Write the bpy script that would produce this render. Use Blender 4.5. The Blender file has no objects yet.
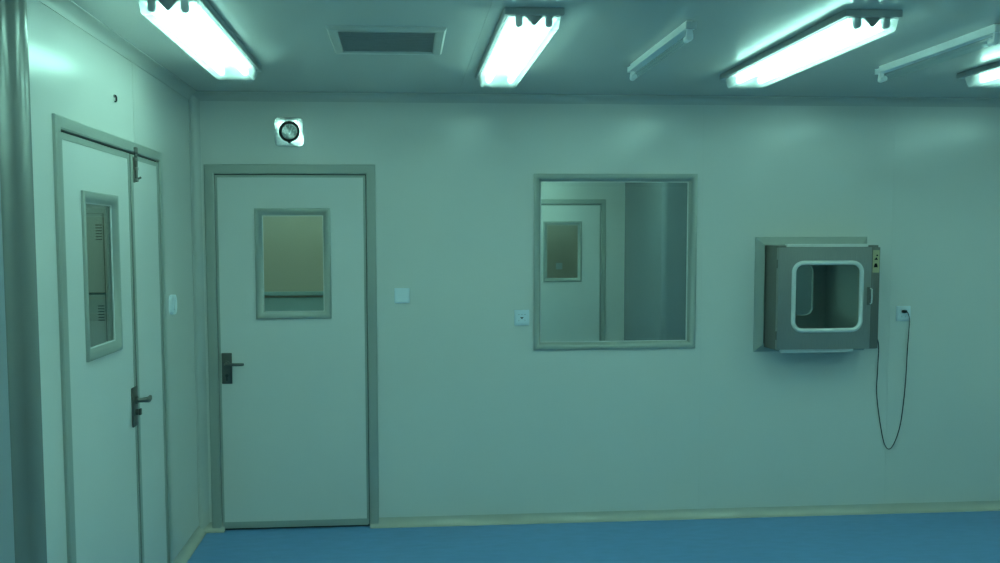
import bpy, bmesh, math, random
from mathutils import Vector, Matrix
random.seed(7)
scene = bpy.context.scene
C = scene.collection
PI = math.pi
H = 2.497            # ceiling height

# ------------------------------------------------------------------ materials
def mat(name, col, rough=.5, metal=0.0, spec=.5, noise=None, bump=None, coat=0.0):
    m = bpy.data.materials.new(name); m.use_nodes = True
    nt = m.node_tree; b = nt.nodes['Principled BSDF']
    b.inputs['Base Color'].default_value = (*col, 1)
    b.inputs['Roughness'].default_value = rough
    b.inputs['Metallic'].default_value = metal
    b.inputs['Specular IOR Level'].default_value = spec
    b.inputs['Coat Weight'].default_value = coat
    b.inputs['Coat Roughness'].default_value = .12
    tc = nt.nodes.new('ShaderNodeTexCoord')
    if noise:
        sc, amt = noise[0], noise[1]
        st = noise[2] if len(noise) > 2 else (1, 1, 1)
        mp = nt.nodes.new('ShaderNodeMapping'); mp.inputs['Scale'].default_value = st
        nz = nt.nodes.new('ShaderNodeTexNoise'); nz.inputs['Scale'].default_value = sc
        nz.inputs['Detail'].default_value = 5
        nt.links.new(tc.outputs['Object'], mp.inputs['Vector']); nt.links.new(mp.outputs['Vector'], nz.inputs['Vector'])
        rp = nt.nodes.new('ShaderNodeValToRGB')
        rp.color_ramp.elements[0].position = .3; rp.color_ramp.elements[1].position = .7
        rp.color_ramp.elements[0].color = (*[c*(1-amt) for c in col], 1)
        rp.color_ramp.elements[1].color = (*[min(1, c*(1+amt)) for c in col], 1)
        nt.links.new(nz.outputs['Fac'], rp.inputs['Fac']); nt.links.new(rp.outputs['Color'], b.inputs['Base Color'])
    if bump:
        nz2 = nt.nodes.new('ShaderNodeTexNoise'); nz2.inputs['Scale'].default_value = bump[0]
        nt.links.new(tc.outputs['Object'], nz2.inputs['Vector'])
        bp = nt.nodes.new('ShaderNodeBump'); bp.inputs['Strength'].default_value = bump[1]; bp.inputs['Distance'].default_value = .01
        nt.links.new(nz2.outputs['Fac'], bp.inputs['Height']); nt.links.new(bp.outputs['Normal'], b.inputs['Normal'])
    return m

M = {}
M['panel'] = mat('white_coated_panel', (.75, .745, .69), .2, 0, .62, (1.3, .012), (1.6, .05))
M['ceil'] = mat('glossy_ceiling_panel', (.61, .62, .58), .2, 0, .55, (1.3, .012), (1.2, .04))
M['door'] = mat('white_door_skin', (.75, .745, .70), .4, 0, .5, (2, .012))
M['alu'] = mat('grey_anodised_frame', (.43, .46, .41), .38, .25, .5, (3, .02))
M['cove'] = mat('painted_cove', (.57, .575, .53), .35, .1, .5, (3, .02))
M['corner'] = mat('grey_corner_profile', (.29, .31, .285), .22, .25, .5, (3, .02))
M['beige'] = mat('beige_vinyl_cove', (.56, .545, .47), .1, 0, .5, (6, .04))
M['floor'] = mat('blue_vinyl_floor', (.14, .33, .60), .42, 0, .35, (9, .06, (1, 3, 1)))
M['beigewall'] = mat('beige_wall_paint', (.70, .60, .49), .6, 0, .3, (2, .03))
M['greywall'] = mat('grey_green_dado', (.46, .62, .64), .5, 0, .3, (2, .03))
M['pier'] = mat('grey_blue_pier', (.22, .26, .28), .2, 0, .5, (2, .03))
M['bluegrey'] = mat('blue_grey_wall', (.36, .41, .44), .4, 0, .5, (2, .02))  # even blue grey, darker than the other wall panels
M['liner'] = mat('pale_steel_lining', (.42, .47, .46), .35, .5, .5, (14, .05, (30, 30, 1)))
M['dark'] = mat('dark_gap_shade', (.07, .08, .075), .7, 0, .2, (20, .1))  # near black tone painted in for shade in door gaps and keyholes
M['black'] = mat('black_cable_plastic', (.012, .012, .013), .45, 0, .4, (30, .1))
M['white'] = mat('white_plastic', (.80, .86, .90), .35, 0, .5, (10, .02))
M['gasket'] = mat('pale_silicone_seal', (.74, .75, .72), .4, 0, .5, (10, .02))
M['steel'] = mat('brushed_stainless_steel', (.46, .46, .425), .36, .9, .5, (14, .06, (30, 30, 1)))
M['steeld'] = mat('dark_stainless_steel', (.27, .265, .24), .4, .9, .5, (14, .06, (30, 30, 1)))
M['steell'] = mat('bright_steel_edge', (.80, .80, .76), .4, .3, .5, (14, .03))
M['chrome'] = mat('polished_chrome', (.88, .89, .89), .10, 1, .5, (10, .01))
M['hand'] = mat('satin_nickel_handle', (.17, .175, .16), .34, .9, .5, (10, .04))
M['lamp_metal'] = mat('grey_lamp_housing', (.40, .42, .42), .4, .2, .5, (8, .03))
M['holder'] = mat('grey_lamp_holder', (.56, .59, .60), .5, 0, .4, (8, .03))
M['plate'] = mat('dark_end_plate', (.20, .22, .23), .5, 0, .4, (8, .03))
M['reflector'] = mat('white_reflector', (.88, .88, .86), .4, 0, .5, (8, .02))
M['whitelamp'] = mat('white_painted_bracket', (.86, .88, .88), .35, 0, .5, (8, .02))
M['locker'] = mat('grey_green_locker_steel', (.46, .46, .41), .45, 0, .5, (5, .03))
M['lockerd'] = mat('locker_shadow_gap', (.05, .05, .05), .7, 0, .2, (5, .03))
M['sticker'] = mat('yellow_sticker', (.50, .46, .27), .5, 0, .4, (30, .04))
M['grille'] = mat('grey_grille', (.58, .60, .60), .45, .2, .5, (6, .03))
M['dial'] = mat('grey_dial_face', (.36, .40, .40), .4, 0, .5, (60, .25))

def emit(name, col, s):
    m = bpy.data.materials.new(name); m.use_nodes = True
    nt = m.node_tree; nt.nodes.remove(nt.nodes['Principled BSDF'])
    e = nt.nodes.new('ShaderNodeEmission'); e.inputs['Color'].default_value = (*col, 1); e.inputs['Strength'].default_value = s
    nt.links.new(e.outputs['Emission'], nt.nodes['Material Output'].inputs['Surface'])
    return m
LC = (.47, 1.0, .83)
M['tube'] = emit('lit_fluorescent_tube', LC, 15.5)
M['tube_dim'] = emit('dimmer_fluorescent_tube', LC, 12)

def glass(name, tint, gloss_rough=.02, diff=0.0, edge=1.5):
    m = bpy.data.materials.new(name); m.use_nodes = True
    nt = m.node_tree; nt.nodes.remove(nt.nodes['Principled BSDF'])
    tr = nt.nodes.new('ShaderNodeBsdfTransparent'); tr.inputs['Color'].default_value = (*tint, 1)
    gl = nt.nodes.new('ShaderNodeBsdfGlossy'); gl.inputs['Roughness'].default_value = gloss_rough
    lw = nt.nodes.new('ShaderNodeLayerWeight'); lw.inputs['Blend'].default_value = .5
    pw = nt.nodes.new('ShaderNodeMath'); pw.operation = 'POWER'; pw.inputs[1].default_value = 5
    fr = nt.nodes.new('ShaderNodeMath'); fr.operation = 'MULTIPLY_ADD'; fr.inputs[1].default_value = .9
    fr.inputs[2].default_value = ((edge-1)/(edge+1))**2          # Schlick reflectance, same from both sides
    nt.links.new(lw.outputs['Facing'], pw.inputs[0]); nt.links.new(pw.outputs[0], fr.inputs[0])
    mx = nt.nodes.new('ShaderNodeMixShader')
    nt.links.new(fr.outputs[0], mx.inputs['Fac']); nt.links.new(tr.outputs[0], mx.inputs[1]); nt.links.new(gl.outputs[0], mx.inputs[2])
    out = mx.outputs[0]
    if diff:
        tl = nt.nodes.new('ShaderNodeBsdfTranslucent'); tl.inputs['Color'].default_value = (.9, .95, .95, 1)
        df = nt.nodes.new('ShaderNodeBsdfDiffuse'); df.inputs['Color'].default_value = (.9, .95, .95, 1)
        ad = nt.nodes.new('ShaderNodeMixShader'); nt.links.new(tl.outputs[0], ad.inputs[1]); nt.links.new(df.outputs[0], ad.inputs[2])
        m2 = nt.nodes.new('ShaderNodeMixShader'); m2.inputs['Fac'].default_value = diff
        nt.links.new(out, m2.inputs[1]); nt.links.new(ad.outputs[0], m2.inputs[2]); out = m2.outputs[0]
    nt.links.new(out, nt.nodes['Material Output'].inputs['Surface'])
    return m
M['glass'] = glass('clear_window_glass', (.93, .97, .96))
M['tubeglass'] = glass('clear_quartz_tube', (.93, .97, .97), .2, .025, 1.3)
M['cover'] = glass('clear_acrylic_cover', (.95, .98, .98), .1, .26)

# ------------------------------------------------------------------ mesh helpers
def box(bm, x0, x1, y0, y1, z0, z1, bev=0, seg=2):
    g = bmesh.ops.create_cube(bm, size=1)
    vs = g['verts']
    bmesh.ops.scale(bm, vec=(x1-x0, y1-y0, z1-z0), verts=vs)
    bmesh.ops.translate(bm, vec=((x0+x1)/2, (y0+y1)/2, (z0+z1)/2), verts=vs)
    if bev:
        es = list({e for v in vs for e in v.link_edges})
        bmesh.ops.bevel(bm, geom=es, offset=bev, segments=seg, profile=.5, affect='EDGES')

def tube(bm, pts, r, seg=12, cap=True):
    pts = [Vector(p) for p in pts]; n = len(pts)
    rr = r if isinstance(r, (list, tuple)) else [r]*n
    rings = []; prev = None
    for i, p in enumerate(pts):
        t = (pts[min(i+1, n-1)] - pts[max(i-1, 0)]).normalized()
        if prev is None:
            a = Vector((0, 0, 1)) if abs(t.z) < .9 else Vector((1, 0, 0))
            u = t.cross(a).normalized()
        else:
            u = (prev - t*prev.dot(t)).normalized()
        prev = u; w = t.cross(u)
        rings.append([bm.verts.new(p + (u*math.cos(2*PI*k/seg) + w*math.sin(2*PI*k/seg))*rr[i]) for k in range(seg)])
    for a, b in zip(rings, rings[1:]):
        for k in range(seg):
            bm.faces.new((a[k], a[(k+1) % seg], b[(k+1) % seg], b[k]))
    if cap:
        bm.faces.new(rings[0][::-1]); bm.faces.new(rings[-1])

def prism(bm, poly, fn, h0, h1):
    """polygon (a,b) extruded from h0 to h1; fn(a,b,h)->xyz"""
    A = [bm.verts.new(fn(a, b, h0)) for a, b in poly]; B = [bm.verts.new(fn(a, b, h1)) for a, b in poly]
    n = len(poly)
    bm.faces.new(A[::-1]); bm.faces.new(B)
    for i in range(n): bm.faces.new((A[i], A[(i+1) % n], B[(i+1) % n], B[i]))

def rframe(bm, x0, x1, z0, z1, prof, bottom=True):
    """mitred rectangular frame; prof = closed loop of (inset, y)"""
    L = []
    for d, y in prof:
        zb = z0 + d if bottom else z0
        L.append([bm.verts.new((x0+d, y, zb)), bm.verts.new((x0+d, y, z1-d)), bm.verts.new((x1-d, y, z1-d)), bm.verts.new((x1-d, y, zb))])
    n = len(prof)
    for i in range(n):
        a, b = L[i], L[(i+1) % n]
        for k in range(4 if bottom else 3):
            bm.faces.new((a[k], a[(k+1) % 4], b[(k+1) % 4], b[k]))
    if not bottom:
        bm.faces.new([l[0] for l in L]); bm.faces.new([l[3] for l in L][::-1])

def slab(bm, x0, x1, z0, z1, y0, y1, holes=()):
    xs = sorted({x0, x1, *[h[0] for h in holes], *[h[1] for h in holes]})
    zs = sorted({z0, z1, *[h[2] for h in holes], *[h[3] for h in holes]})
    xs = [x for x in xs if x0 <= x <= x1]; zs = [z for z in zs if z0 <= z <= z1]
    V = {}
    def v(i, j, y):
        k = (i, j, y)
        if k not in V: V[k] = bm.verts.new((xs[i], y, zs[j]))
        return V[k]
    def solid(i, j):
        if i < 0 or j < 0 or i >= len(xs)-1 or j >= len(zs)-1: return False
        cx, cz = (xs[i]+xs[i+1])/2, (zs[j]+zs[j+1])/2
        return not any(h[0] < cx < h[1] and h[2] < cz < h[3] for h in holes)
    for i in range(len(xs)-1):
        for j in range(len(zs)-1):
            if not solid(i, j): continue
            bm.faces.new((v(i, j, y0), v(i+1, j, y0), v(i+1, j+1, y0), v(i, j+1, y0)))
            bm.faces.new((v(i, j, y1), v(i, j+1, y1), v(i+1, j+1, y1), v(i+1, j, y1)))
            if not solid(i-1, j): bm.faces.new((v(i, j, y0), v(i, j+1, y0), v(i, j+1, y1), v(i, j, y1)))
            if not solid(i+1, j): bm.faces.new((v(i+1, j, y0), v(i+1, j, y1), v(i+1, j+1, y1), v(i+1, j+1, y0)))
            if not solid(i, j-1): bm.faces.new((v(i, j, y0), v(i, j, y1), v(i+1, j, y1), v(i+1, j, y0)))
            if not solid(i, j+1): bm.faces.new((v(i, j+1, y0), v(i+1, j+1, y0), v(i+1, j+1, y1), v(i, j+1, y1)))

def lathe_y(bm, prof, cx, cz, seg=48, close=True):
    """prof of (r, y) revolved about the axis parallel to y through (cx, cz)"""
    rings = []
    for r, y in prof:
        if r < 1e-6: rings.append([bm.verts.new((cx, y, cz))])
        else: rings.append([bm.verts.new((cx + r*math.cos(2*PI*k/seg), y, cz + r*math.sin(2*PI*k/seg))) for k in range(seg)])
    for a, b in zip(rings, rings[1:]):
        for k in range(seg):
            k2 = (k+1) % seg
            if len(a) == 1: bm.faces.new((a[0], b[k2], b[k]))
            elif len(b) == 1: bm.faces.new((a[k], a[k2], b[0]))
            else: bm.faces.new((a[k], a[k2], b[k2], b[k]))

def rrect(cx, cz, hw, hh, r, seg=8):
    out = []
    for sx, sz, a0 in ((1, 1, 0), (-1, 1, 90), (-1, -1, 180), (1, -1, 270)):
        for k in range(seg+1):
            a = math.radians(a0 + 90*k/seg)
            out.append((cx + sx*(hw-r) + r*math.cos(a), cz + sz*(hh-r) + r*math.sin(a)))
    return out

def plate_with_hole(bm, x0, x1, z0, z1, y0, y1, hole):
    """rectangular plate pierced by a (convex) hole outline"""
    cx = sum(p[0] for p in hole)/len(hole); cz = sum(p[1] for p in hole)/len(hole)
    ang = lambda p: math.atan2(p[1]-cz, p[0]-cx)
    hs = sorted(hole, key=ang)
    cors = [(x0, z0), (x1, z0), (x1, z1), (x0, z1)]
    prs = []
    for p in hs:
        dx, dz = p[0]-cx, p[1]-cz
        t = 1e9
        if dx > 1e-9: t = min(t, (x1-cx)/dx)
        if dx < -1e-9: t = min(t, (x0-cx)/dx)
        if dz > 1e-9: t = min(t, (z1-cz)/dz)
        if dz < -1e-9: t = min(t, (z0-cz)/dz)
        prs.append([p, (cx+dx*t, cz+dz*t), ang(p)])
    for c in cors:       # snap the closest ray onto each corner
        i = min(range(len(prs)), key=lambda i: abs(prs[i][2]-ang(c)))
        prs[i][1] = c
    n = len(prs)
    IN = {}; OUT = {}
    for y in (y0, y1):
        IN[y] = [bm.verts.new((p[0][0], y, p[0][1])) for p in prs]
        OUT[y] = [bm.verts.new((p[1][0], y, p[1][1])) for p in prs]
    for i in range(n):
        j = (i+1) % n
        bm.faces.new((OUT[y0][i], OUT[y0][j], IN[y0][j], IN[y0][i]))
        bm.faces.new((OUT[y1][i], IN[y1][i], IN[y1][j], OUT[y1][j]))
        bm.faces.new((IN[y0][i], IN[y0][j], IN[y1][j], IN[y1][i]))
        bm.faces.new((OUT[y0][i], OUT[y1][i], OUT[y1][j], OUT[y0][j]))

def loop_tube(bm, pts, r, seg=10):
    pts = [Vector(p) for p in pts]; n = len(pts); rings = []
    for i, p in enumerate(pts):
        t = (pts[(i+1) % n] - pts[i-1]).normalized()
        w = Vector((0, 1, 0)); u = t.cross(w).normalized()
        rings.append([bm.verts.new(p + (u*math.cos(2*PI*k/seg) + w*math.sin(2*PI*k/seg))*r) for k in range(seg)])
    for i in range(n):
        a, b = rings[i], rings[(i+1) % n]
        for k in range(seg): bm.faces.new((a[k], a[(k+1) % seg], b[(k+1) % seg], b[k]))

def obj(name, bm, m, parent=None, smooth=None, label=None):
    bmesh.ops.recalc_face_normals(bm, faces=bm.faces)
    me = bpy.data.meshes.new(name); bm.to_mesh(me); bm.free()
    me.materials.append(m if not isinstance(m, str) else M[m])
    if smooth:
        for p in me.polygons: p.use_smooth = True
        me.set_sharp_from_angle(angle=math.radians(smooth))
    o = bpy.data.objects.new(name, me); C.objects.link(o)
    if parent: o.parent = parent
    if label: o['label'] = label
    return o
def B(*a, **k):
    bm = bmesh.new()
    if a: box(bm, *a, **k)
    return bm
def thing(name, label, cat, loc=(0, 0, 0), rz=0, group=None, kind=None):
    o = bpy.data.objects.new(name, None); C.objects.link(o); o.empty_display_size = .1
    o.location = loc; o.rotation_euler = (0, 0, rz); o['label'] = label; o['category'] = cat
    if group: o['group'] = group
    if kind: o['kind'] = kind
    return o
def struct(name, bm, m, label, cat, loc=(0, 0, 0), rz=0, smooth=None):
    o = obj(name, bm, m, None, smooth); o.location = loc; o.rotation_euler = (0, 0, rz)
    o['kind'] = 'structure'; o['label'] = label; o['category'] = cat
    return o
def dup(root, loc, label=None, group=None):
    r = root.copy(); C.objects.link(r); r.location = loc
    if label: r['label'] = label
    if group: r['group'] = group
    for ch in list(root.children):
        c = ch.copy(); C.objects.link(c); c.parent = r
        for g in list(ch.children):
            d = g.copy(); C.objects.link(d); d.parent = c
    return r

# ------------------------------------------------------------------ room shell
XR, YF = 7.2, -8.4
T = .05
struct('floor', B(-3.2, XR+.1, YF-.1, 6.6, -.1, 0), 'floor', 'blue vinyl floor running through the clean room', 'floor')
bm = B(-3.2, XR+.1, YF-.1, 6.6, H, H+.1)
for sx in (1.4975,):     # joint strips between the ceiling panels
    box(bm, sx-.004, sx+.004, YF, -.05, H-.0015, H+.01)
struct('ceiling', bm, 'ceil', 'glossy pale ceiling of steel sandwich panels', 'ceiling')

bm = bmesh.new()
slab(bm, 0, XR, 0, H, 0, T, [(.076, 1.011, 0, 2.09), (1.958, 2.874, 1.049, 2.026), (3.300, 3.928, 1.02, 1.644)])
for sx in (.622, 1.133, 2.936, 4.10, 5.3):
    z0 = 2.11 if sx < .7 else (.06 if not 1.9 < sx < 2.9 else 2.06)
    box(bm, sx-.0025, sx+.0025, -.0012, .01, z0, H-.05)
struct('wall_back', bm, 'panel', 'white panel wall with a door, a square window and a steel pass box', 'wall')

bm = bmesh.new()
# local x = world y ; local -y = world +x
slab(bm, -2.13, 1.25, 0, H, 0, T, [(-1.950, -.665, 0, 2.09)])
box(bm, -1.058, -1.052, -.0015, .01, 2.102, H-.05)
struct('wall_left', bm, 'panel', 'white panel wall on the left holding the double door', 'wall', rz=PI/2)
struct('wall_left_rear', B(-.155, -.070, YF, -2.198, 0, H), 'bluegrey', 'set back part of the left wall nearest the camera', 'wall')
struct('wall_right', B(XR, XR+T, YF, 6.4, 0, H), 'panel', 'white panel wall on the right, out of frame', 'wall')
struct('wall_front', B(-.155, XR+T, YF-T, YF, 0, H), 'panel', 'white panel wall behind the camera', 'wall')
# rooms seen through the glass
bm = bmesh.new(); slab(bm, 1.25, XR, 0, H, 5.0, 5.05, [(2.605, 3.515, 0, 2.12)])
struct('wall_corridor_far', bm, 'panel', 'far wall of the room behind the square window', 'wall')
struct('wall_corridor_left', B(1.20, 1.25, T, 6.4, 0, H), 'panel', 'side wall of the room behind the square window', 'wall')
bm = bmesh.new()
pr = [(3.757, 5.0), (3.757, 3.56)] + [(3.817-.06*math.cos(a), 3.56-.06*math.sin(a)) for a in [PI/2*k/6 for k in range(1, 6)]] + [(3.817, 3.50), (XR, 3.50), (XR, 5.0)]
prism(bm, pr, lambda a, b, h: (a, b, h), 0, H)
struct('wall_corridor_pier', bm, 'pier', 'grey projecting pier at the right side behind the square window', 'wall', smooth=40)
struct('wall_passage_far', B(1.25, XR, 6.35, 6.4, 0, H), 'beigewall', 'beige wall seen through the small window of the far door', 'wall')
struct('wall_airlock_far', B(0, 1.20, 1.2, 1.25, 0, H), 'beigewall', 'beige wall seen through the window of the single door', 'wall')
bm = B(.0, 1.2, 1.18, 1.2, 0, 1.27); box(bm, .0, 1.2, 1.165, 1.2, 1.285, 1.312, .003)
struct('trim_1', bm, 'greywall', 'grey dado with a ledge below the beige wall', 'trim')
struct('wall_locker_far', B(-3.1, -.05, 1.2, 1.25, 0, H), 'panel', 'wall behind the lockers in the side room', 'wall')
struct('wall_locker_left', B(-3.1, -3.05, -3.5, 1.2, 0, H), 'panel', 'outer wall of the locker room', 'wall')
struct('wall_locker_near', B(-3.1, -.155, -3.55, -3.5, 0, H), 'panel', 'near wall of the locker room', 'wall')

# coves
def cove_profile(r, lip=.003, n=8):
    """concave quarter round filling the corner at (0,0): a into the room, b up the wall"""
    p = [(0, 0), (r, 0), (r, lip)]
    for k in range(n+1):
        a = PI/2*k/n
        p.append((r - (r-lip)*math.sin(a), r - (r-lip)*math.cos(a)))
    p += [(lip, r), (0, r)]
    q = []
    for s in p:
        if not q or (abs(s[0]-q[-1][0]) + abs(s[1]-q[-1][1])) > 1e-6: q.append(s)
    return q
def cove(name, r, r2, fn, h0, h1, m, label, cat):
    bm = bmesh.new(); prism(bm, [(a, b*r2/r) for a, b in cove_profile(r)], fn, h0, h1)
    return struct(name, bm, m, label, cat, smooth=40)
cove('trim_2', .046, .046, lambda a, b, h: (h, -a, H-b), 0, XR, 'cove', 'rounded cove between back wall and ceiling', 'trim')
cove('trim_3', .046, .046, lambda a, b, h: (a, h, H-b), -2.13, 0, 'cove', 'rounded cove between left wall and ceiling', 'trim')
cove('trim_4', .05, .05, lambda a, b, h: (a, -b, h), 0, H-.02, 'cove', 'rounded vertical cove in the back left corner', 'trim')
cove('baseboard_back', .040, .051, lambda a, b, h: (h, -a, b), .972, XR, 'beige', 'beige curved skirting along the back wall right of the door', 'baseboard')
cove('baseboard_corner', .040, .051, lambda a, b, h: (h, -a, b), 0, .138, 'beige', 'short beige skirting between corner and single door', 'baseboard')
cove('baseboard_left', .040, .051, lambda a, b, h: (a, h, b), -.69, 0, 'beige', 'beige curved skirting along the left wall', 'baseboard')
# S shaped corner profile where the left wall steps back
bm = bmesh.new()
s = []
R1 = .036
for k in range(9):
    a = PI/2*k/8; s.append((-R1 + R1*math.cos(a) + .001, -2.13 - R1*math.sin(a)))
for k in range(9):
    a = PI/2*k/8; s.append((-.036 - .034*math.sin(a) + .001, -2.166 - .034 + .034*math.cos(a)))
s += [(-.155, -2.20), (-.155, -2.13)]
q = []
for p in s:
    if not q or abs(p[0]-q[-1][0])+abs(p[1]-q[-1][1]) > 1e-5: q.append(p)
prism(bm, q, lambda a, b, h: (a, b, h), 0, H)
struct('trim_5', bm, 'corner', 'tall grey rounded corner profile at the left edge of the photo', 'trim', smooth=40)

# ------------------------------------------------------------------ doors (local: front faces -y, base at z 0)
FR_W = .054
def door_frame(root, hw, top, FR_W=.054):
    bm = bmesh.new()
    rframe(bm, -hw, hw, 0.0, top, [(0, .004), (0, -.010), (.004, -.013), (FR_W-.006, -.013), (FR_W, -.009), (FR_W, .058), (.012, .058), (.012, .004)], bottom=False)
    obj('frame', bm, 'alu', root)
    bm = bmesh.new()
    rframe(bm, -hw+FR_W, hw-FR_W, 0.0, top-FR_W, [(0, .006), (0, .044), (.02, .044), (.02, .006)], bottom=False)
    obj('gasket', bm, 'dark', root, label='dark strip standing in for the shade in the door rebate')  # dark strip that paints the shade between frame and leaf
def leaf(root, name, x0, x1, z0, z1, win=None, band=.022):
    bm = bmesh.new(); holes = [win] if win else []
    slab(bm, x0, x1, z0, z1, -.002, .028, holes)
    l = obj(name, bm, 'door', root)
    bm = bmesh.new()
    rframe(bm, x0-.0005, x1+.0005, z0-.0005, z1+.0005, [(0, .0285), (0, -.0035), (band*.6, -.0035), (band*.6, .0285)])
    obj('edge_band', bm, 'alu', l)
    return l
def vision_panel(root, x0, x1, z0, z1, w=.042, y=-.002):
    """rounded aluminium frame sloping in to the glass, outer size given"""
    f = bmesh.new()
    rframe(f, x0, x1, z0, z1, [(0, y), (0, y-.008), (.003, y-.011), (.014, y-.011), (.022, y-.009), (w-.008, y+.004), (w, y+.008), (w, y+.014), (.03, y+.014), (.012, y+.004), (.012, y)])
    wf = obj('window_frame', f, 'alu', root, smooth=50)
    f = bmesh.new(); rframe(f, x0+w-.001, x1-w+.001, z0+w-.001, z1-w+.001, [(0, y+.006), (.004, y+.006), (.004, y+.011), (0, y+.011)])
    obj('seal', f, 'gasket', wf, label='thin pale glazing seal')
    obj('glass', B(x0+w-.004, x1-w+.004, y+.011, y+.015, z0+w-.004, z1-w+.004), 'glass', root)
    # inner side frame
    f = bmesh.new(); rframe(f, x0, x1, z0, z1, [(.012, .0285), (0, .0285), (0, .036), (.02, .036), (w, .022), (w, .016), (.012, .016)])
    obj('rear_window_frame', f, 'alu', root)

def lever_handle(root, x0, x1, z0, z1, zl, xl0, xl1, y=-.003, curved=False, turn=False):
    bm = B(x0, x1, y-.009, y, z0, z1, bev=.003)
    h = obj('handle', bm, 'hand', root, smooth=40)
    bm = bmesh.new()
    xm = (x0+x1)/2; s = 1 if xl1 > xm else -1
    tube(bm, [(xm, y-.009, zl), (xm, y-.018, zl)], .017, 20)
    if curved:
        pts = [(xm, y-.012, zl), (xm, y-.034, zl), (xm+s*.006, y-.044, zl), (xm+s*.020, y-.048, zl-.002), (xm+s*.045, y-.050, zl-.006), (xl1-s*.015, y-.050, zl-.003), (xl1, y-.050, zl+.004)]
        tube(bm, pts, [.010, .010, .011, .012, .013, .011, .006], 14)
    else:
        pts = [(xm, y-.012, zl), (xm, y-.045, zl), (xm+s*.006, y-.053, zl), (xm+s*.03, y-.055, zl), (xl1-s*.012, y-.055, zl), (xl1, y-.052, zl)]
        tube(bm, pts, [.009, .009, .009, .009, .0085, .007], 14)
    obj('lever', bm, 'hand', h, smooth=50)
    zk = zl - (.052 if turn else .068)
    bm = bmesh.new()
    if turn:
        tube(bm, [(xm, y-.009, zk), (xm, y-.020, zk)], .013, 18); box(bm, xm-.004, xm+.018, y-.030, y-.020, zk-.014, zk+.014, .003)
        obj('thumb_turn', bm, 'hand', h, smooth=40)
    else:
        lathe_y(bm, [(0, y-.012), (.009, y-.012), (.009, y-.009)], xm, zk, 18); box(bm, xm-.004, xm+.004, y-.0125, y-.009, zk-.03, zk)
        obj('keyhole', bm, 'dark', h)
    return h

# single door in the back wall
dx = .5437
d = thing('door_2', 'closed white single door with a glazed panel in the back wall', 'door', (dx, 0, 0), kind='structure')
door_frame(d, .4787, 2.10)
lf = leaf(d, 'leaf', -.4210, .4205, .016, 2.040, (.36-dx, .741-dx, 1.248, 1.83))
vision_panel(d, .339-dx, .764-dx, 1.224, 1.854)
lever_handle(d, .139-dx, .197-dx, .856, 1.033, .972, 0, .272-dx)
bm = B(-.415, .415, -.009, -.0036, .013, .050, bev=.0015)
obj('bottom_sweep', bm, 'alu', d, label='grey sweep strip along the bottom of the leaf')
obj('bottom_gap_shade', B(-.415, .415, .004, .024, .001, .0145), 'dark', d, label='dark strip standing in for the shade under the leaf')  # dark strip painted in for the shade below the leaf

# double door in the left wall
d = thing('door_1', 'tall white double door in the left wall with one narrow leaf', 'door', (0, -1.3080, 0), PI/2, kind='structure')
door_frame(d, .653, 2.10, .046)
yo = 1.3080
leaf(d, 'leaf', -.603, .166, .012, 2.046, (-1.70+yo, -1.356+yo, 1.248, 1.83), .04)
leaf(d, 'narrow_leaf', .178, .603, .012, 2.046, None, .034)
vision_panel(d, -1.724+yo, -1.332+yo, 1.222, 1.856)
lever_handle(d, -1.214+yo, -1.148+yo, .866, 1.038, .980, 0, -1.103+yo, curved=True, turn=True)
bm = B(.168, .196, -.009, -.0036, .014, 2.042, bev=.002)
obj('astragal', bm, 'alu', d, label='grey cover strip where the two leaves meet')
obj('leaf_gap_shade', B(.1685, .1755, -.002, .028, .012, 2.036), 'dark', d, label='dark strip standing in for the shaded gap between the leaves')  # solid dark filler painting the shade between the two leaves
bm = B(.196, .216, -.012, -.0035, 1.925, 2.035, bev=.002)
bo = obj('top_bolt', bm, 'steeld', d)
bm = bmesh.new(); tube(bm, [(.206, -.019, 1.93), (.206, -.019, 2.065)], .0065, 12)
tube(bm, [(.206, -.018, 1.945), (.211, -.026, 1.943), (.222, -.032, 1.948)], .005, 8)
obj('bolt_rod', bm, 'hand', bo, smooth=50)
bm = bmesh.new()
for z in (1.935, 1.985, 2.025): box(bm, .196, .216, -.026, -.011, z-.007, z+.007, .003)
obj('bolt_guide', bm, 'steeld', bo)
bm = bmesh.new(); box(bm, .195, .217, -.026, -.012, 2.054, 2.078, .003)
obj('bolt_keep', bm, 'steeld', bo)

# far door of the room behind the window
d = thing('door_3', 'white door with a small glazed panel seen through the square window', 'door', (3.06, 5.0, 0), kind='structure')
door_frame(d, .4707, 2.14)
leaf(d, 'leaf', -.412, .412, .012, 2.079, (-.238, .165, 1.208, 1.86))
vision_panel(d, -.262, .189, 1.183, 1.886)

# window in the back wall
w = thing('window_1', 'square fixed window in the back wall looking into the next room', 'window', (2.416, 0, 0), kind='structure')
f = bmesh.new()
y = 0
x0, x1, z0, z1 = -.483, .483, 1.0242, 2.0511
rframe(f, x0, x1, z0, z1, [(0, -.0005), (0, -.009), (.004, -.012), (.018, -.012), (.026, -.009), (.036, .012), (.044, .022), (.044, .028), (.030, .028), (.025, -.0005)])
obj('frame', f, 'alu', w, smooth=50)
f = bmesh.new(); rframe(f, x0+.043, x1-.043, z0+.043, z1-.043, [(0, .020), (.0045, .020), (.0045, .025), (0, .025)])
obj('seal', f, 'gasket', w, label='thin pale glazing seal')
obj('pane', B(x0+.040, x1-.040, .025, .030, z0+.040, z1-.040), 'glass', w)
f = bmesh.new(); rframe(f, x0, x1, z0, z1, [(.025, T+.0005), (0, T+.0005), (0, T+.012), (.02, T+.012), (.044, .040), (.044, .031), (.030, .031)])
obj('rear_frame', f, 'alu', w, smooth=50)

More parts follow.
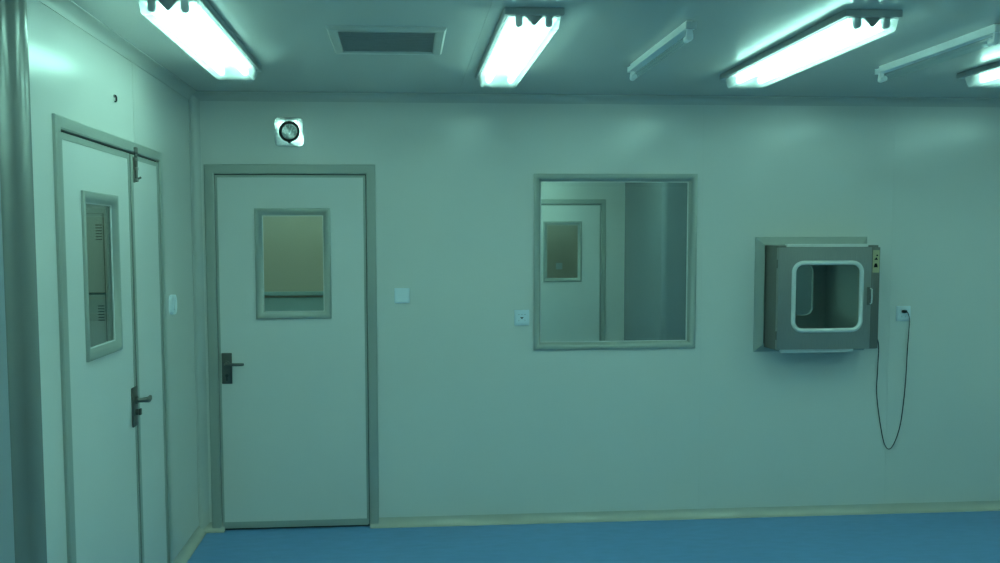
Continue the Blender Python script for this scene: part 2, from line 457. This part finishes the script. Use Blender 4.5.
# ------------------------------------------------------------------ ceiling lamps
LL = 1.26
def make_lamp(loc, label, group):
    t = thing('ceiling_light', label, 'lamp', loc, 0, group)
    h2 = LL/2
    bm = B(-.108, .108, -h2, h2, -.026, 0, bev=.003)
    hs = obj('housing', bm, 'lamp_metal', t)
    bm = B(-.092, .092, -h2+.015, h2-.06, -.029, -.0262)
    obj('reflector', bm, 'reflector', hs)
    for s in (-1, 1):
        bm = bmesh.new(); tube(bm, [(s*.054, -h2+.035, -.050), (s*.054, h2-.13, -.050)], .014, 14)
        obj('tube', bm, 'tube', t, smooth=50)
        for e in (-1, 1):
            bm = bmesh.new(); ye = -h2+.012 if e < 0 else h2-.118
            pf = [(s*.054-.013, -.026), (s*.054+.013, -.026)] + [(s*.054+.013*math.cos(a), -.052-.013*math.sin(a)) for a in [PI*k/10 for k in range(11)]]
            prism(bm, pf, lambda a, b, h: (a, h, b), ye, ye+.018)
            obj('lampholder', bm, 'holder', t, smooth=50)
    for e in (-1, 1):
        ye = -h2+.010 if e < 0 else h2-.110
        bm = bmesh.new(); prism(bm, [(-.032, -.026), (.032, -.026), (.032, -.030), (.003, -.060), (-.003, -.060), (-.032, -.030)], lambda a, b, h: (a, h, b), ye, ye+.004)
        obj('end_plate', bm, 'plate', t)
    # clear tray below: trapezoid section with closed ends
    bm = bmesh.new()
    sec = [(-.096, -.027), (-.088, -.071), (-.081, -.076), (.081, -.076), (.088, -.071), (.096, -.027)]
    n = len(sec); r0 = []; r1 = []
    for a, b in sec:
        k = (-.027-b)/.056
        r0.append(bm.verts.new((a, -h2+.006+.008*k, b))); r1.append(bm.verts.new((a, h2-.045-.02*k, b)))
    for i in range(n-1): bm.faces.new((r0[i], r0[i+1], r1[i+1], r1[i]))
    bm.faces.new(r0); bm.faces.new(r1[::-1])
    obj('cover', bm, 'cover', t)
    return t
G = 'twin tube ceiling lamps'
lamp = make_lamp((.402, -1.381, H), 'lit twin tube ceiling lamp nearest the left wall, above the double door', G)
for x, y, lb in (
    (1.653, -1.2525, 'lit twin tube ceiling lamp right of the square ceiling grille'),
    (2.887, -1.300, 'lit twin tube ceiling lamp between the two unlit single tube fixtures'),
    (4.078, -1.395, 'lit twin tube ceiling lamp cut off by the right edge of the photo'),
    (1.622, -2.875, 'lit ceiling lamp barely showing at the top edge, nearest the square grille'),
    (2.830, -2.925, 'lit ceiling lamp barely showing at the top edge above the long middle lamp')):
    dup(lamp, (x, y, H), lb)
for x, y in ((5.3, -1.45), (.40, -2.95), (4.06, -3.0), (5.3, -3.0), (.40, -4.75), (1.64, -4.75), (2.85, -4.75), (4.08, -4.75), (5.3, -4.75)):
    dup(lamp, (x, y, H), 'ceiling lamp of the clean room outside the photo frame', 'ceiling lamps out of frame')
for x, y, lb in ((.62, .62, 'unseen ceiling lamp added in the small room behind the single door'), (-1.6, -.4, 'unseen ceiling lamp added in the locker room, in front of the lockers'), (-.7, -.4, 'unseen ceiling lamp added in the locker room, nearest the double door'), (-1.2, -2.2, 'unseen ceiling lamp added in the locker room, furthest from the lockers'),
                 (2.5, 4.35, 'unseen ceiling lamp added in the room behind the square window, nearest its far door'), (1.75, 3.6, 'unseen ceiling lamp added in the room behind the square window, left of its far door'), (3.15, 3.05, 'unseen ceiling lamp added in the room behind the square window, beside the grey pier'), (4.4, 1.9, 'unseen ceiling lamp added in the room behind the square window, in front of the grey pier'), (5.5, 2.3, 'unseen ceiling lamp added in the room behind the square window, furthest to the right'), (2.6, 2.3, 'unseen ceiling lamp added in the middle of the room behind the square window'), (3.2, 1.9, 'unseen ceiling lamp added in the room behind the square window, near the pass box'), (1.9, 1.9, 'unseen ceiling lamp added in the room behind the square window, near its side wall'), (2.9, 5.7, 'unseen ceiling lamp added in the passage behind the far door')):
    o = dup(lamp, (x, y, H), lb, 'unseen lamps added to light the neighbouring rooms')  # unseen lamps added to brighten the rooms behind the glass
    if y in (.62, 5.7, 4.35): o.rotation_euler = (0, 0, PI/2)
    if y in (.62, 5.7):
        for ch in o.children:
            if ch.name.startswith('tube'):
                ch.material_slots[0].link = 'OBJECT'; ch.material_slots[0].material = M['tube_dim']

# unlit single tube fixtures
def make_single(loc, length, label):
    t = thing('tube_fixture', label, 'lamp', loc, 0, 'unlit single tube fixtures')
    h2 = length/2
    bm = B(-.019, .019, -h2, h2, -.034, -.011, bev=.002); box(bm, -.012, .012, -h2+.02, h2-.02, -.012, 0)
    obj('bracket', bm, 'whitelamp', t)
    obj('end_cap', B(-.0205, .0205, -h2-.005, -h2+.004, -.0355, -.0095, bev=.002), 'holder', t)  # greyer than the far cap, painting in shade on the near end
    obj('end_cap', B(-.0205, .0205, h2-.004, h2+.005, -.0355, -.0095, bev=.002), 'whitelamp', t)
    bm = bmesh.new(); tube(bm, [(0, -h2+.045, -.064), (0, h2-.045, -.064)], .013, 16)
    obj('tube', bm, 'tubeglass', t, smooth=50)
    for s in (-1, 1):
        bm = bmesh.new(); ye = s*(h2-.02)
        pf = [(-.010, -.035), (.010, -.035)] + [(.0135*math.cos(a), -.064-.0135*math.sin(a)) for a in [PI*k/10 for k in range(11)]]
        prism(bm, pf, lambda a, b, h: (a, h, b), ye-.007, ye+.007)
        tube(bm, [(0, ye-s*.010, -.064), (0, ye-s*.034, -.064)], .0132, 16)
        obj('lampholder', bm, 'whitelamp', t, smooth=50)
    return t
sg = make_single((2.268, -1.323, H), .86, 'unlit single bare tube on a white bracket left of the long middle lamp')
dup(sg, (3.482, -1.339, H), 'unlit single bare tube on a white bracket near the right edge of the photo')

# ceiling grille
g = thing('air_vent', 'square louvred return air grille set in the ceiling', 'vent', (1.1195, -1.344, H))
bm = bmesh.new()
def rframe_h(bm, hx, hy, prof):
    L = [[bm.verts.new((sx*(hx-d), sy*(hy-d), z)) for sx, sy in ((-1, -1), (-1, 1), (1, 1), (1, -1))] for d, z in prof]
    n = len(prof)
    for i in range(n):
        a, b = L[i], L[(i+1) % n]
        for k in range(4): bm.faces.new((a[k], a[(k+1) % 4], b[(k+1) % 4], b[k]))
rframe_h(bm, .235, .229, [(0, 0), (.002, -.006), (.010, -.014), (.036, -.014), (.044, -.008), (.044, 0)])
obj('frame', bm, 'cove', g)
obj('backing', B(-.192, .192, -.188, .188, -.0022, -.0004), 'holder', g, label='grey backing sheet behind the louvres')  # flat mid grey sheet closing the grille, no recess above it
for k in range(13):
    yy = -.172 + .344*k/12
    bm = bmesh.new(); prism(bm, [(yy-.010, -.012), (yy+.004, -.004), (yy+.006, -.004), (yy-.007, -.0125)], lambda a, b, h: (h, a, b), -.1915, .1915)
    obj('slat', bm, 'grille', g)

# ------------------------------------------------------------------ gauge over the door
g = thing('pressure_gauge', 'round dark dial gauge in a square chrome plate above the single door', 'gauge', (.544, 0, 2.281))
bm = bmesh.new()
N = 64; outer = []
for k in range(N):
    a = 2*PI*k/N; c, s_ = math.cos(a), math.sin(a); p = 7
    r = .0835/((abs(c)**p + abs(s_)**p)**(1/p)); outer.append((r*c, r*s_))
rings = []
for f_, yy in ((1, 0), (1, -.018), (.975, -.022)):
    rings.append([bm.verts.new((x*f_, yy, z*f_)) for x, z in outer])
for r_, yy in ((.0790, -.0222), (.0575, -.0222), (.0570, -.009), (0, -.009)):
    rings.append([bm.verts.new((r_*math.cos(2*PI*k/N), yy, r_*math.sin(2*PI*k/N))) for k in range(N)] if r_ else [bm.verts.new((0, yy, 0))])
for a, b in zip(rings, rings[1:]):
    for k in range(N):
        k2 = (k+1) % N
        if len(b) == 1: bm.faces.new((a[k], a[k2], b[0]))
        else: bm.faces.new((a[k], a[k2], b[k2], b[k]))
bm.faces.new(rings[0][::-1])
obj('mounting_plate', bm, 'chrome', g, smooth=50)
bm = bmesh.new(); lathe_y(bm, [(.0435, -.010), (.0435, -.024), (.046, -.0275), (.0555, -.0275), (.0585, -.0245), (.0585, -.010)], 0, .002, 48)
bz = obj('bezel', bm, 'black', g, smooth=50)
bm = bmesh.new(); lathe_y(bm, [(0, -.012), (.048, -.012), (.048, -.008)], 0, .002, 48)
dl = obj('dial', bm, 'dial', g)
bm = bmesh.new()
for k in range(21):
    a = math.radians(-50 + 280*k/20); c, s_ = math.cos(a), math.sin(a); r0 = .036 if k % 5 else .031
    u = Vector((c, 0, s_)); v = Vector((-s_, 0, c)); o_ = Vector((0, -.0124, .002))
    pts = [o_+u*r0+v*.0008, o_+u*.042+v*.0008, o_+u*.042-v*.0008, o_+u*r0-v*.0008]
    bm.faces.new([bm.verts.new(p) for p in pts])
for k in range(7):                   # scale figures as small blocks along the arc
    a = math.radians(200 - 220*k/6); box(bm, .026*math.cos(a)-.0022, .026*math.cos(a)+.0022, -.0128, -.0119, .002+.026*math.sin(a)-.003, .002+.026*math.sin(a)+.003)
obj('scale_marks', bm, 'white', dl)
bm = bmesh.new(); prism(bm, [(-.004, -.012), (.004, -.012), (.016, .026)], lambda a, b, h: (a, h, b), -.0140, -.0128)
obj('pointer', bm, 'reflector', dl)
bm = bmesh.new(); prism(bm, [(-.014, -.051), (.014, -.051), (.004, -.064), (-.004, -.064)], lambda a, b, h: (a, h, b), -.027, -.008)
obj('adjuster', bm, 'black', g)
bm = bmesh.new(); lathe_y(bm, [(0, -.0165), (.0432, -.0165), (.0432, -.0155), (0, -.0155)], 0, .002, 40)
obj('lens', bm, 'glass', g, smooth=60)

# ------------------------------------------------------------------ switches and sockets
def wall_plate(name, label, cat, loc, rz, hw, hh):
    t = thing(name, label, cat, loc, rz)
    obj('plate', B(-hw, hw, -.010, 0, -hh, hh, bev=.003), 'white', t, smooth=40)
    return t
t = wall_plate('light_switch', 'white square rocker switch right of the single door', 'switch', (1.168, 0, 1.352), 0, .044, .044)
bm = bmesh.new(); prism(bm, [(-.034, -.010), (.034, -.010), (.034, -.012), (-.034, -.0165)], lambda a, b, h: (h, b, a), -.033, .033)
obj('rocker', bm, 'white', t)
def sock(label, loc):
    t = wall_plate('wall_socket', label, 'socket', loc, 0, .044, .046)
    obj('faceplate', B(-.032, .032, -.0125, -.0095, -.033, .033, bev=.001), 'white', t)
    return t
t = sock('white wall socket with small holes beside the square window', (1.8625, 0, 1.2175))
for x in (-.018, .0, .018):
    obj('slot', B(x-.005, x+.005, -.0132, -.012, .017, .021), 'holder', t)
bm = bmesh.new(); prism(bm, [(-.010, .003), (.010, .003), (0, -.008)], lambda a, b, h: (a, h, b), -.0135, -.0122)
obj('slot', bm, 'black', t)
for x in (-.018, .018): obj('slot', B(x-.002, x+.002, -.0132, -.012, -.020, -.012), 'holder', t)
t = sock('white wall socket right of the steel pass box with a black plug in it', (4.180, 0, 1.218))
for s_ in (-1, 1):
    bm = B(s_*.012-.002, s_*.012+.002, -.0132, -.012, -.022, -.012); obj('slot', bm, 'holder', t)
t = thing('door_button', 'small rounded white button plate on the left wall beside the double door', 'button', (0, -.518, 1.349), PI/2)
bm = bmesh.new(); prism(bm, rrect(0, 0, .042, .050, .030), lambda a, b, h: (a, -h, b), 0, .018); obj('plate', bm, 'white', t, smooth=40)
bm = bmesh.new(); prism(bm, rrect(0, .0, .024, .032, .022), lambda a, b, h: (a, -h, b), .0175, .024); obj('button', bm, 'white', t, smooth=40)
t = thing('light_switch', 'white switch on the beige wall seen through the far door', 'switch', (3.226, 6.35, 1.326), 0)
obj('plate', B(-.043, .043, -.010, 0, -.043, .043, bev=.003), 'white', t)
obj('rocker', B(-.030, .030, -.014, -.009, -.030, .030, bev=.001), 'white', t)

# small hook above the double door
t = thing('wall_hook', 'tiny dark screw hook high on the left wall above the double door', 'hook', (0, -1.310, 2.256), PI/2)
bm = bmesh.new(); lathe_y(bm, [(0, -.004), (.006, -.004), (.007, 0)], 0, .008, 12); obj('screw', bm, 'steeld', t)
bm = bmesh.new(); tube(bm, [(0, -.003, .010), (0, -.007, .009), (0, -.009, .002), (0, -.009, -.010), (0, -.006, -.015), (0, -.002, -.013)], .0036, 10); obj('hook', bm, 'black', t, smooth=60)

# ------------------------------------------------------------------ pass box
px0, px1, pz0, pz1, pf = 3.311, 3.917, 1.030, 1.632, -.176
cx = (px0+px1)/2
P = thing('pass_box', 'stainless steel pass box with a rounded window set through the back wall', 'pass box', (cx, 0, pz0))
hw = (px1-px0)/2; hh = pz1-pz0; yb = .42
# wall flange, sloping outwards
bm = bmesh.new(); rframe(bm, 3.2555-cx, 3.941-cx, 1.000-pz0, 1.681-pz0, [(0, 0), (0, -.008), (.004, -.012), (.042, -.030), (.050, -.030), (.050, 0)])
obj('wall_flange', bm, 'alu', P)
# hollow body: four walls
t_ = .02
bm = bmesh.new(); rframe(bm, -hw, hw, 0, hh, [(0, pf), (t_, pf), (t_, yb), (0, yb)])
body = obj('body', bm, 'steeld', P, label='dark stainless body')
bm = bmesh.new(); rframe(bm, -hw+t_-.001, hw-t_+.001, t_-.001, hh-t_+.001, [(0, pf+.004), (.028, pf+.004), (.028, pf+.012), (0, pf+.012)]); obj('front_rim', bm, 'steel', P)
bm = bmesh.new(); rframe(bm, -hw+t_, hw-t_, t_, hh-t_, [(0, pf+.013), (.002, pf+.013), (.002, yb-.026), (0, yb-.026)])
obj('liner', bm, 'liner', P, label='lighter steel lining of the chamber')
# rear door with rounded window
rx0, rx1 = -hw+t_, hw-t_
rh = rrect(-.02, .314, .215, .166, .05)
bm = bmesh.new(); plate_with_hole(bm, rx0, rx1, t_, hh-t_, yb-.025, yb-.003, rh)
rd = obj('rear_door', bm, 'liner', P)
bm = bmesh.new(); prism(bm, rh, lambda a, b, h: (a, h, b), yb-.016, yb-.012); obj('glass', bm, 'glass', rd)
# front door: window hole, leaf, seal, glass, latch, control strip
dz0, dz1 = .004, hh-.012
wx0, wx1, wz0, wz1 = 3.393-cx, 3.819-cx, 1.131-pz0, 1.544-pz0
wcx, wcz, whw, whh = (wx0+wx1)/2, (wz0+wz1)/2, (wx1-wx0)/2-.012, (wz1-wz0)/2-.012
hole = rrect(wcx, wcz, whw, whh, .055)
sx = 3.866-cx
bm = bmesh.new(); plate_with_hole(bm, -hw+.001, sx, dz0, dz1, pf-.024, pf-.001, hole)
fd = obj('front_door', bm, 'steel', P)
bm = bmesh.new(); loop_tube(bm, [(x, pf-.024, z) for x, z in rrect(wcx, wcz, whw, whh, .055, 10)], .0125, 12)
obj('window_seal', bm, 'gasket', fd, smooth=60, label='pale rubber seal around the rounded window')
bm = bmesh.new(); prism(bm, rrect(wcx, wcz, whw+.002, whh+.002, .055), lambda a, b, h: (a, h, b), pf-.014, pf-.010); obj('glass', bm, 'glass', fd)
obj('hinge', B(-hw-.004, -hw+.012, pf-.020, pf-.002, .06, .11, bev=.002), 'steeld', fd)
obj('hinge', B(-hw-.004, -hw+.012, pf-.020, pf-.002, hh-.13, hh-.08, bev=.002), 'steeld', fd)
bm = B(3.842-cx, 3.866-cx, pf-.028, pf-.0235, 1.287-pz0, 1.391-pz0, bev=.002)
la = obj('latch', bm, 'steeld', fd)
bm = bmesh.new(); tube(bm, [(3.862-cx, pf-.026, 1.294-pz0), (3.862-cx, pf-.040, 1.300-pz0), (3.862-cx, pf-.042, 1.339-pz0), (3.862-cx, pf-.040, 1.378-pz0), (3.862-cx, pf-.026, 1.384-pz0)], .0045, 12)
obj('handle', bm, 'steell', la, smooth=50)
cs = obj('control_strip', B(sx+.002, hw+.001, pf-.020, pf+.002, dz0, dz1, bev=.002), 'steeld', P, label='darker steel strip right of the little door')
bm = B(3.8745-cx, 3.9135-cx, pf-.0212, pf-.0198, 1.474-pz0, 1.603-pz0)
stk = obj('sticker', bm, 'sticker', cs, label='yellow warning sticker with black marks')
bm = bmesh.new(); scx = 3.892-cx
lathe_y(bm, [(0, pf-.0222), (.010, pf-.0222), (.010, pf-.0210)], scx, 1.515-pz0, 16)
prism(bm, [(scx-.012, 1.504-pz0), (scx+.012, 1.504-pz0), (scx+.006, 1.527-pz0), (scx-.006, 1.527-pz0)], lambda a, b, h: (a, h, b), pf-.0222, pf-.0210)
prism(bm, [(scx-.010, 1.547-pz0), (scx+.012, 1.547-pz0), (scx+.002, 1.563-pz0)], lambda a, b, h: (a, h, b), pf-.0220, pf-.0210)
prism(bm, [(scx+.002, 1.569-pz0), (scx+.012, 1.569-pz0), (scx+.012, 1.577-pz0), (scx+.002, 1.577-pz0)], lambda a, b, h: (a, h, b), pf-.0220, pf-.0210)
obj('printed_marks', bm, 'black', stk)
obj('top_strip', B(3.367-cx, 3.850-cx, pf-.012, pf+.01, hh-.010, hh+.008, bev=.001), 'steell', P, label='bright strip added for the light caught on the top edge')  # paler steel paints the light reflected by the top rim
obj('bottom_strip', B(3.342-cx, 3.775-cx, pf-.012, pf+.01, -.016, .003, bev=.001), 'steell', P, label='pale strip added for the light caught on the bottom edge')  # paler steel paints the light reflected by the bottom rim

# cord
t = thing('power_cord', 'thin black power cord hanging in a loop from pass box to socket', 'cord', (4.186, 0, 1.206))
ox, oz = 4.186, 1.206
raw = [(3.924, -.060, 1.115), (3.960, -.055, 1.105), (4.000, -.040, 1.075), (4.020, -.026, 1.02), (4.0255, -.014, .93), (4.025, -.011, .84), (4.0235, -.010, .755), (4.036, -.010, .645), (4.058, -.010, .52), (4.082, -.010, .425), (4.112, -.010, .392), (4.145, -.010, .43), (4.178, -.010, .535), (4.196, -.010, .68), (4.204, -.012, .82), (4.207, -.016, 1.00), (4.209, -.022, 1.12), (4.206, -.030, 1.185), (4.194, -.032, 1.222), (4.184, -.032, 1.232)]
def crom(P, n=6):
    P = [Vector(p) for p in P]; out = []
    for i in range(len(P)-1):
        p0, p1, p2, p3 = P[max(i-1, 0)], P[i], P[i+1], P[min(i+2, len(P)-1)]
        for k in range(n):
            s = k/n
            out.append(.5*((2*p1)+(p2-p0)*s+(2*p0-5*p1+4*p2-p3)*s*s+(3*p1-p0-3*p2+p3)*s**3))
    return out+[P[-1]]
bm = bmesh.new(); tube(bm, [(p.x-ox, p.y, p.z-oz) for p in crom(raw)], .0027, 8); obj('cable', bm, 'black', t, smooth=60)
bm = B(-.024, .002, -.040, -.0135, .017, .035, bev=.006, seg=3); obj('plug', bm, 'black', t, smooth=50)

# ------------------------------------------------------------------ lockers in the side room
def make_locker(loc, label):
    t = thing('steel_locker', label, 'locker', loc, 0, 'lockers in the side room')
    hw = .20
    bm = B(-hw, hw, .012, .42, 0, 1.875, bev=.003); obj('body', bm, 'locker', t)
    obj('front_gap', B(-hw+.012, hw-.012, .0105, .0125, .07, 1.845), 'lockerd', t)
    for z0, z1 in ((1.350, 1.843), (.850, 1.335), (.350, .835), (.085, .335)):
        bm = B(-hw+.015, hw-.015, -.002, .011, z0, z1, bev=.003); dr = obj('door', bm, 'locker', t)
        if z1-z0 > .3:
            bm = bmesh.new()
            for k in range(6):
                z = z1-.070-.018*k; box(bm, hw-.058, hw-.021, -.0032, -.001, z-.0035, z+.0035)
            obj('louvre', bm, 'lockerd', dr)
        bm = B(-hw+.03, -hw+.06, -.012, -.001, (z0+z1)/2-.04, (z0+z1)/2+.04, bev=.003); obj('handle', bm, 'steel', dr)
    return t
lk = make_locker((-.884, .60, 0), 'grey green steel locker with louvred doors seen through the double door window, nearest the wall')
for k in range(1, 4): dup(lk, (-.884-.402*k, .60, 0), 'grey green steel locker standing further left in the side room')

# ------------------------------------------------------------------ camera
f_, ccx, ccy, ccz, yaw, pitch, roll = 870.0, 1.1779, -5.0235, 1.6669, .0747, -.0659, -.0038
fw = Vector((math.sin(yaw)*math.cos(pitch), math.cos(yaw)*math.cos(pitch), math.sin(pitch)))
rt = Vector((math.cos(yaw), -math.sin(yaw), 0)); up = rt.cross(fw)
c, s = math.cos(roll), math.sin(roll)
r2 = rt*c + up*s; u2 = -rt*s + up*c
cam = bpy.data.cameras.new('camera'); co = bpy.data.objects.new('camera', cam); C.objects.link(co)
co.matrix_world = Matrix(((r2.x, u2.x, -fw.x, ccx), (r2.y, u2.y, -fw.y, ccy), (r2.z, u2.z, -fw.z, ccz), (0, 0, 0, 1)))
cam.sensor_fit = 'HORIZONTAL'; cam.sensor_width = 36; cam.lens = f_*36/1000; cam.clip_start = .05
cam.shift_x = .0312; cam.shift_y = .0165
scene.camera = co

wd = bpy.data.worlds.new('world'); scene.world = wd; wd.use_nodes = True
wd.node_tree.nodes['Background'].inputs['Color'].default_value = (.05, .1, .1, 1); wd.node_tree.nodes['Background'].inputs['Strength'].default_value = .05
vs = scene.view_settings
vs.view_transform = 'Standard'; vs.look = 'None'; vs.gamma = 1; vs.exposure = 0; vs.use_curve_mapping = False
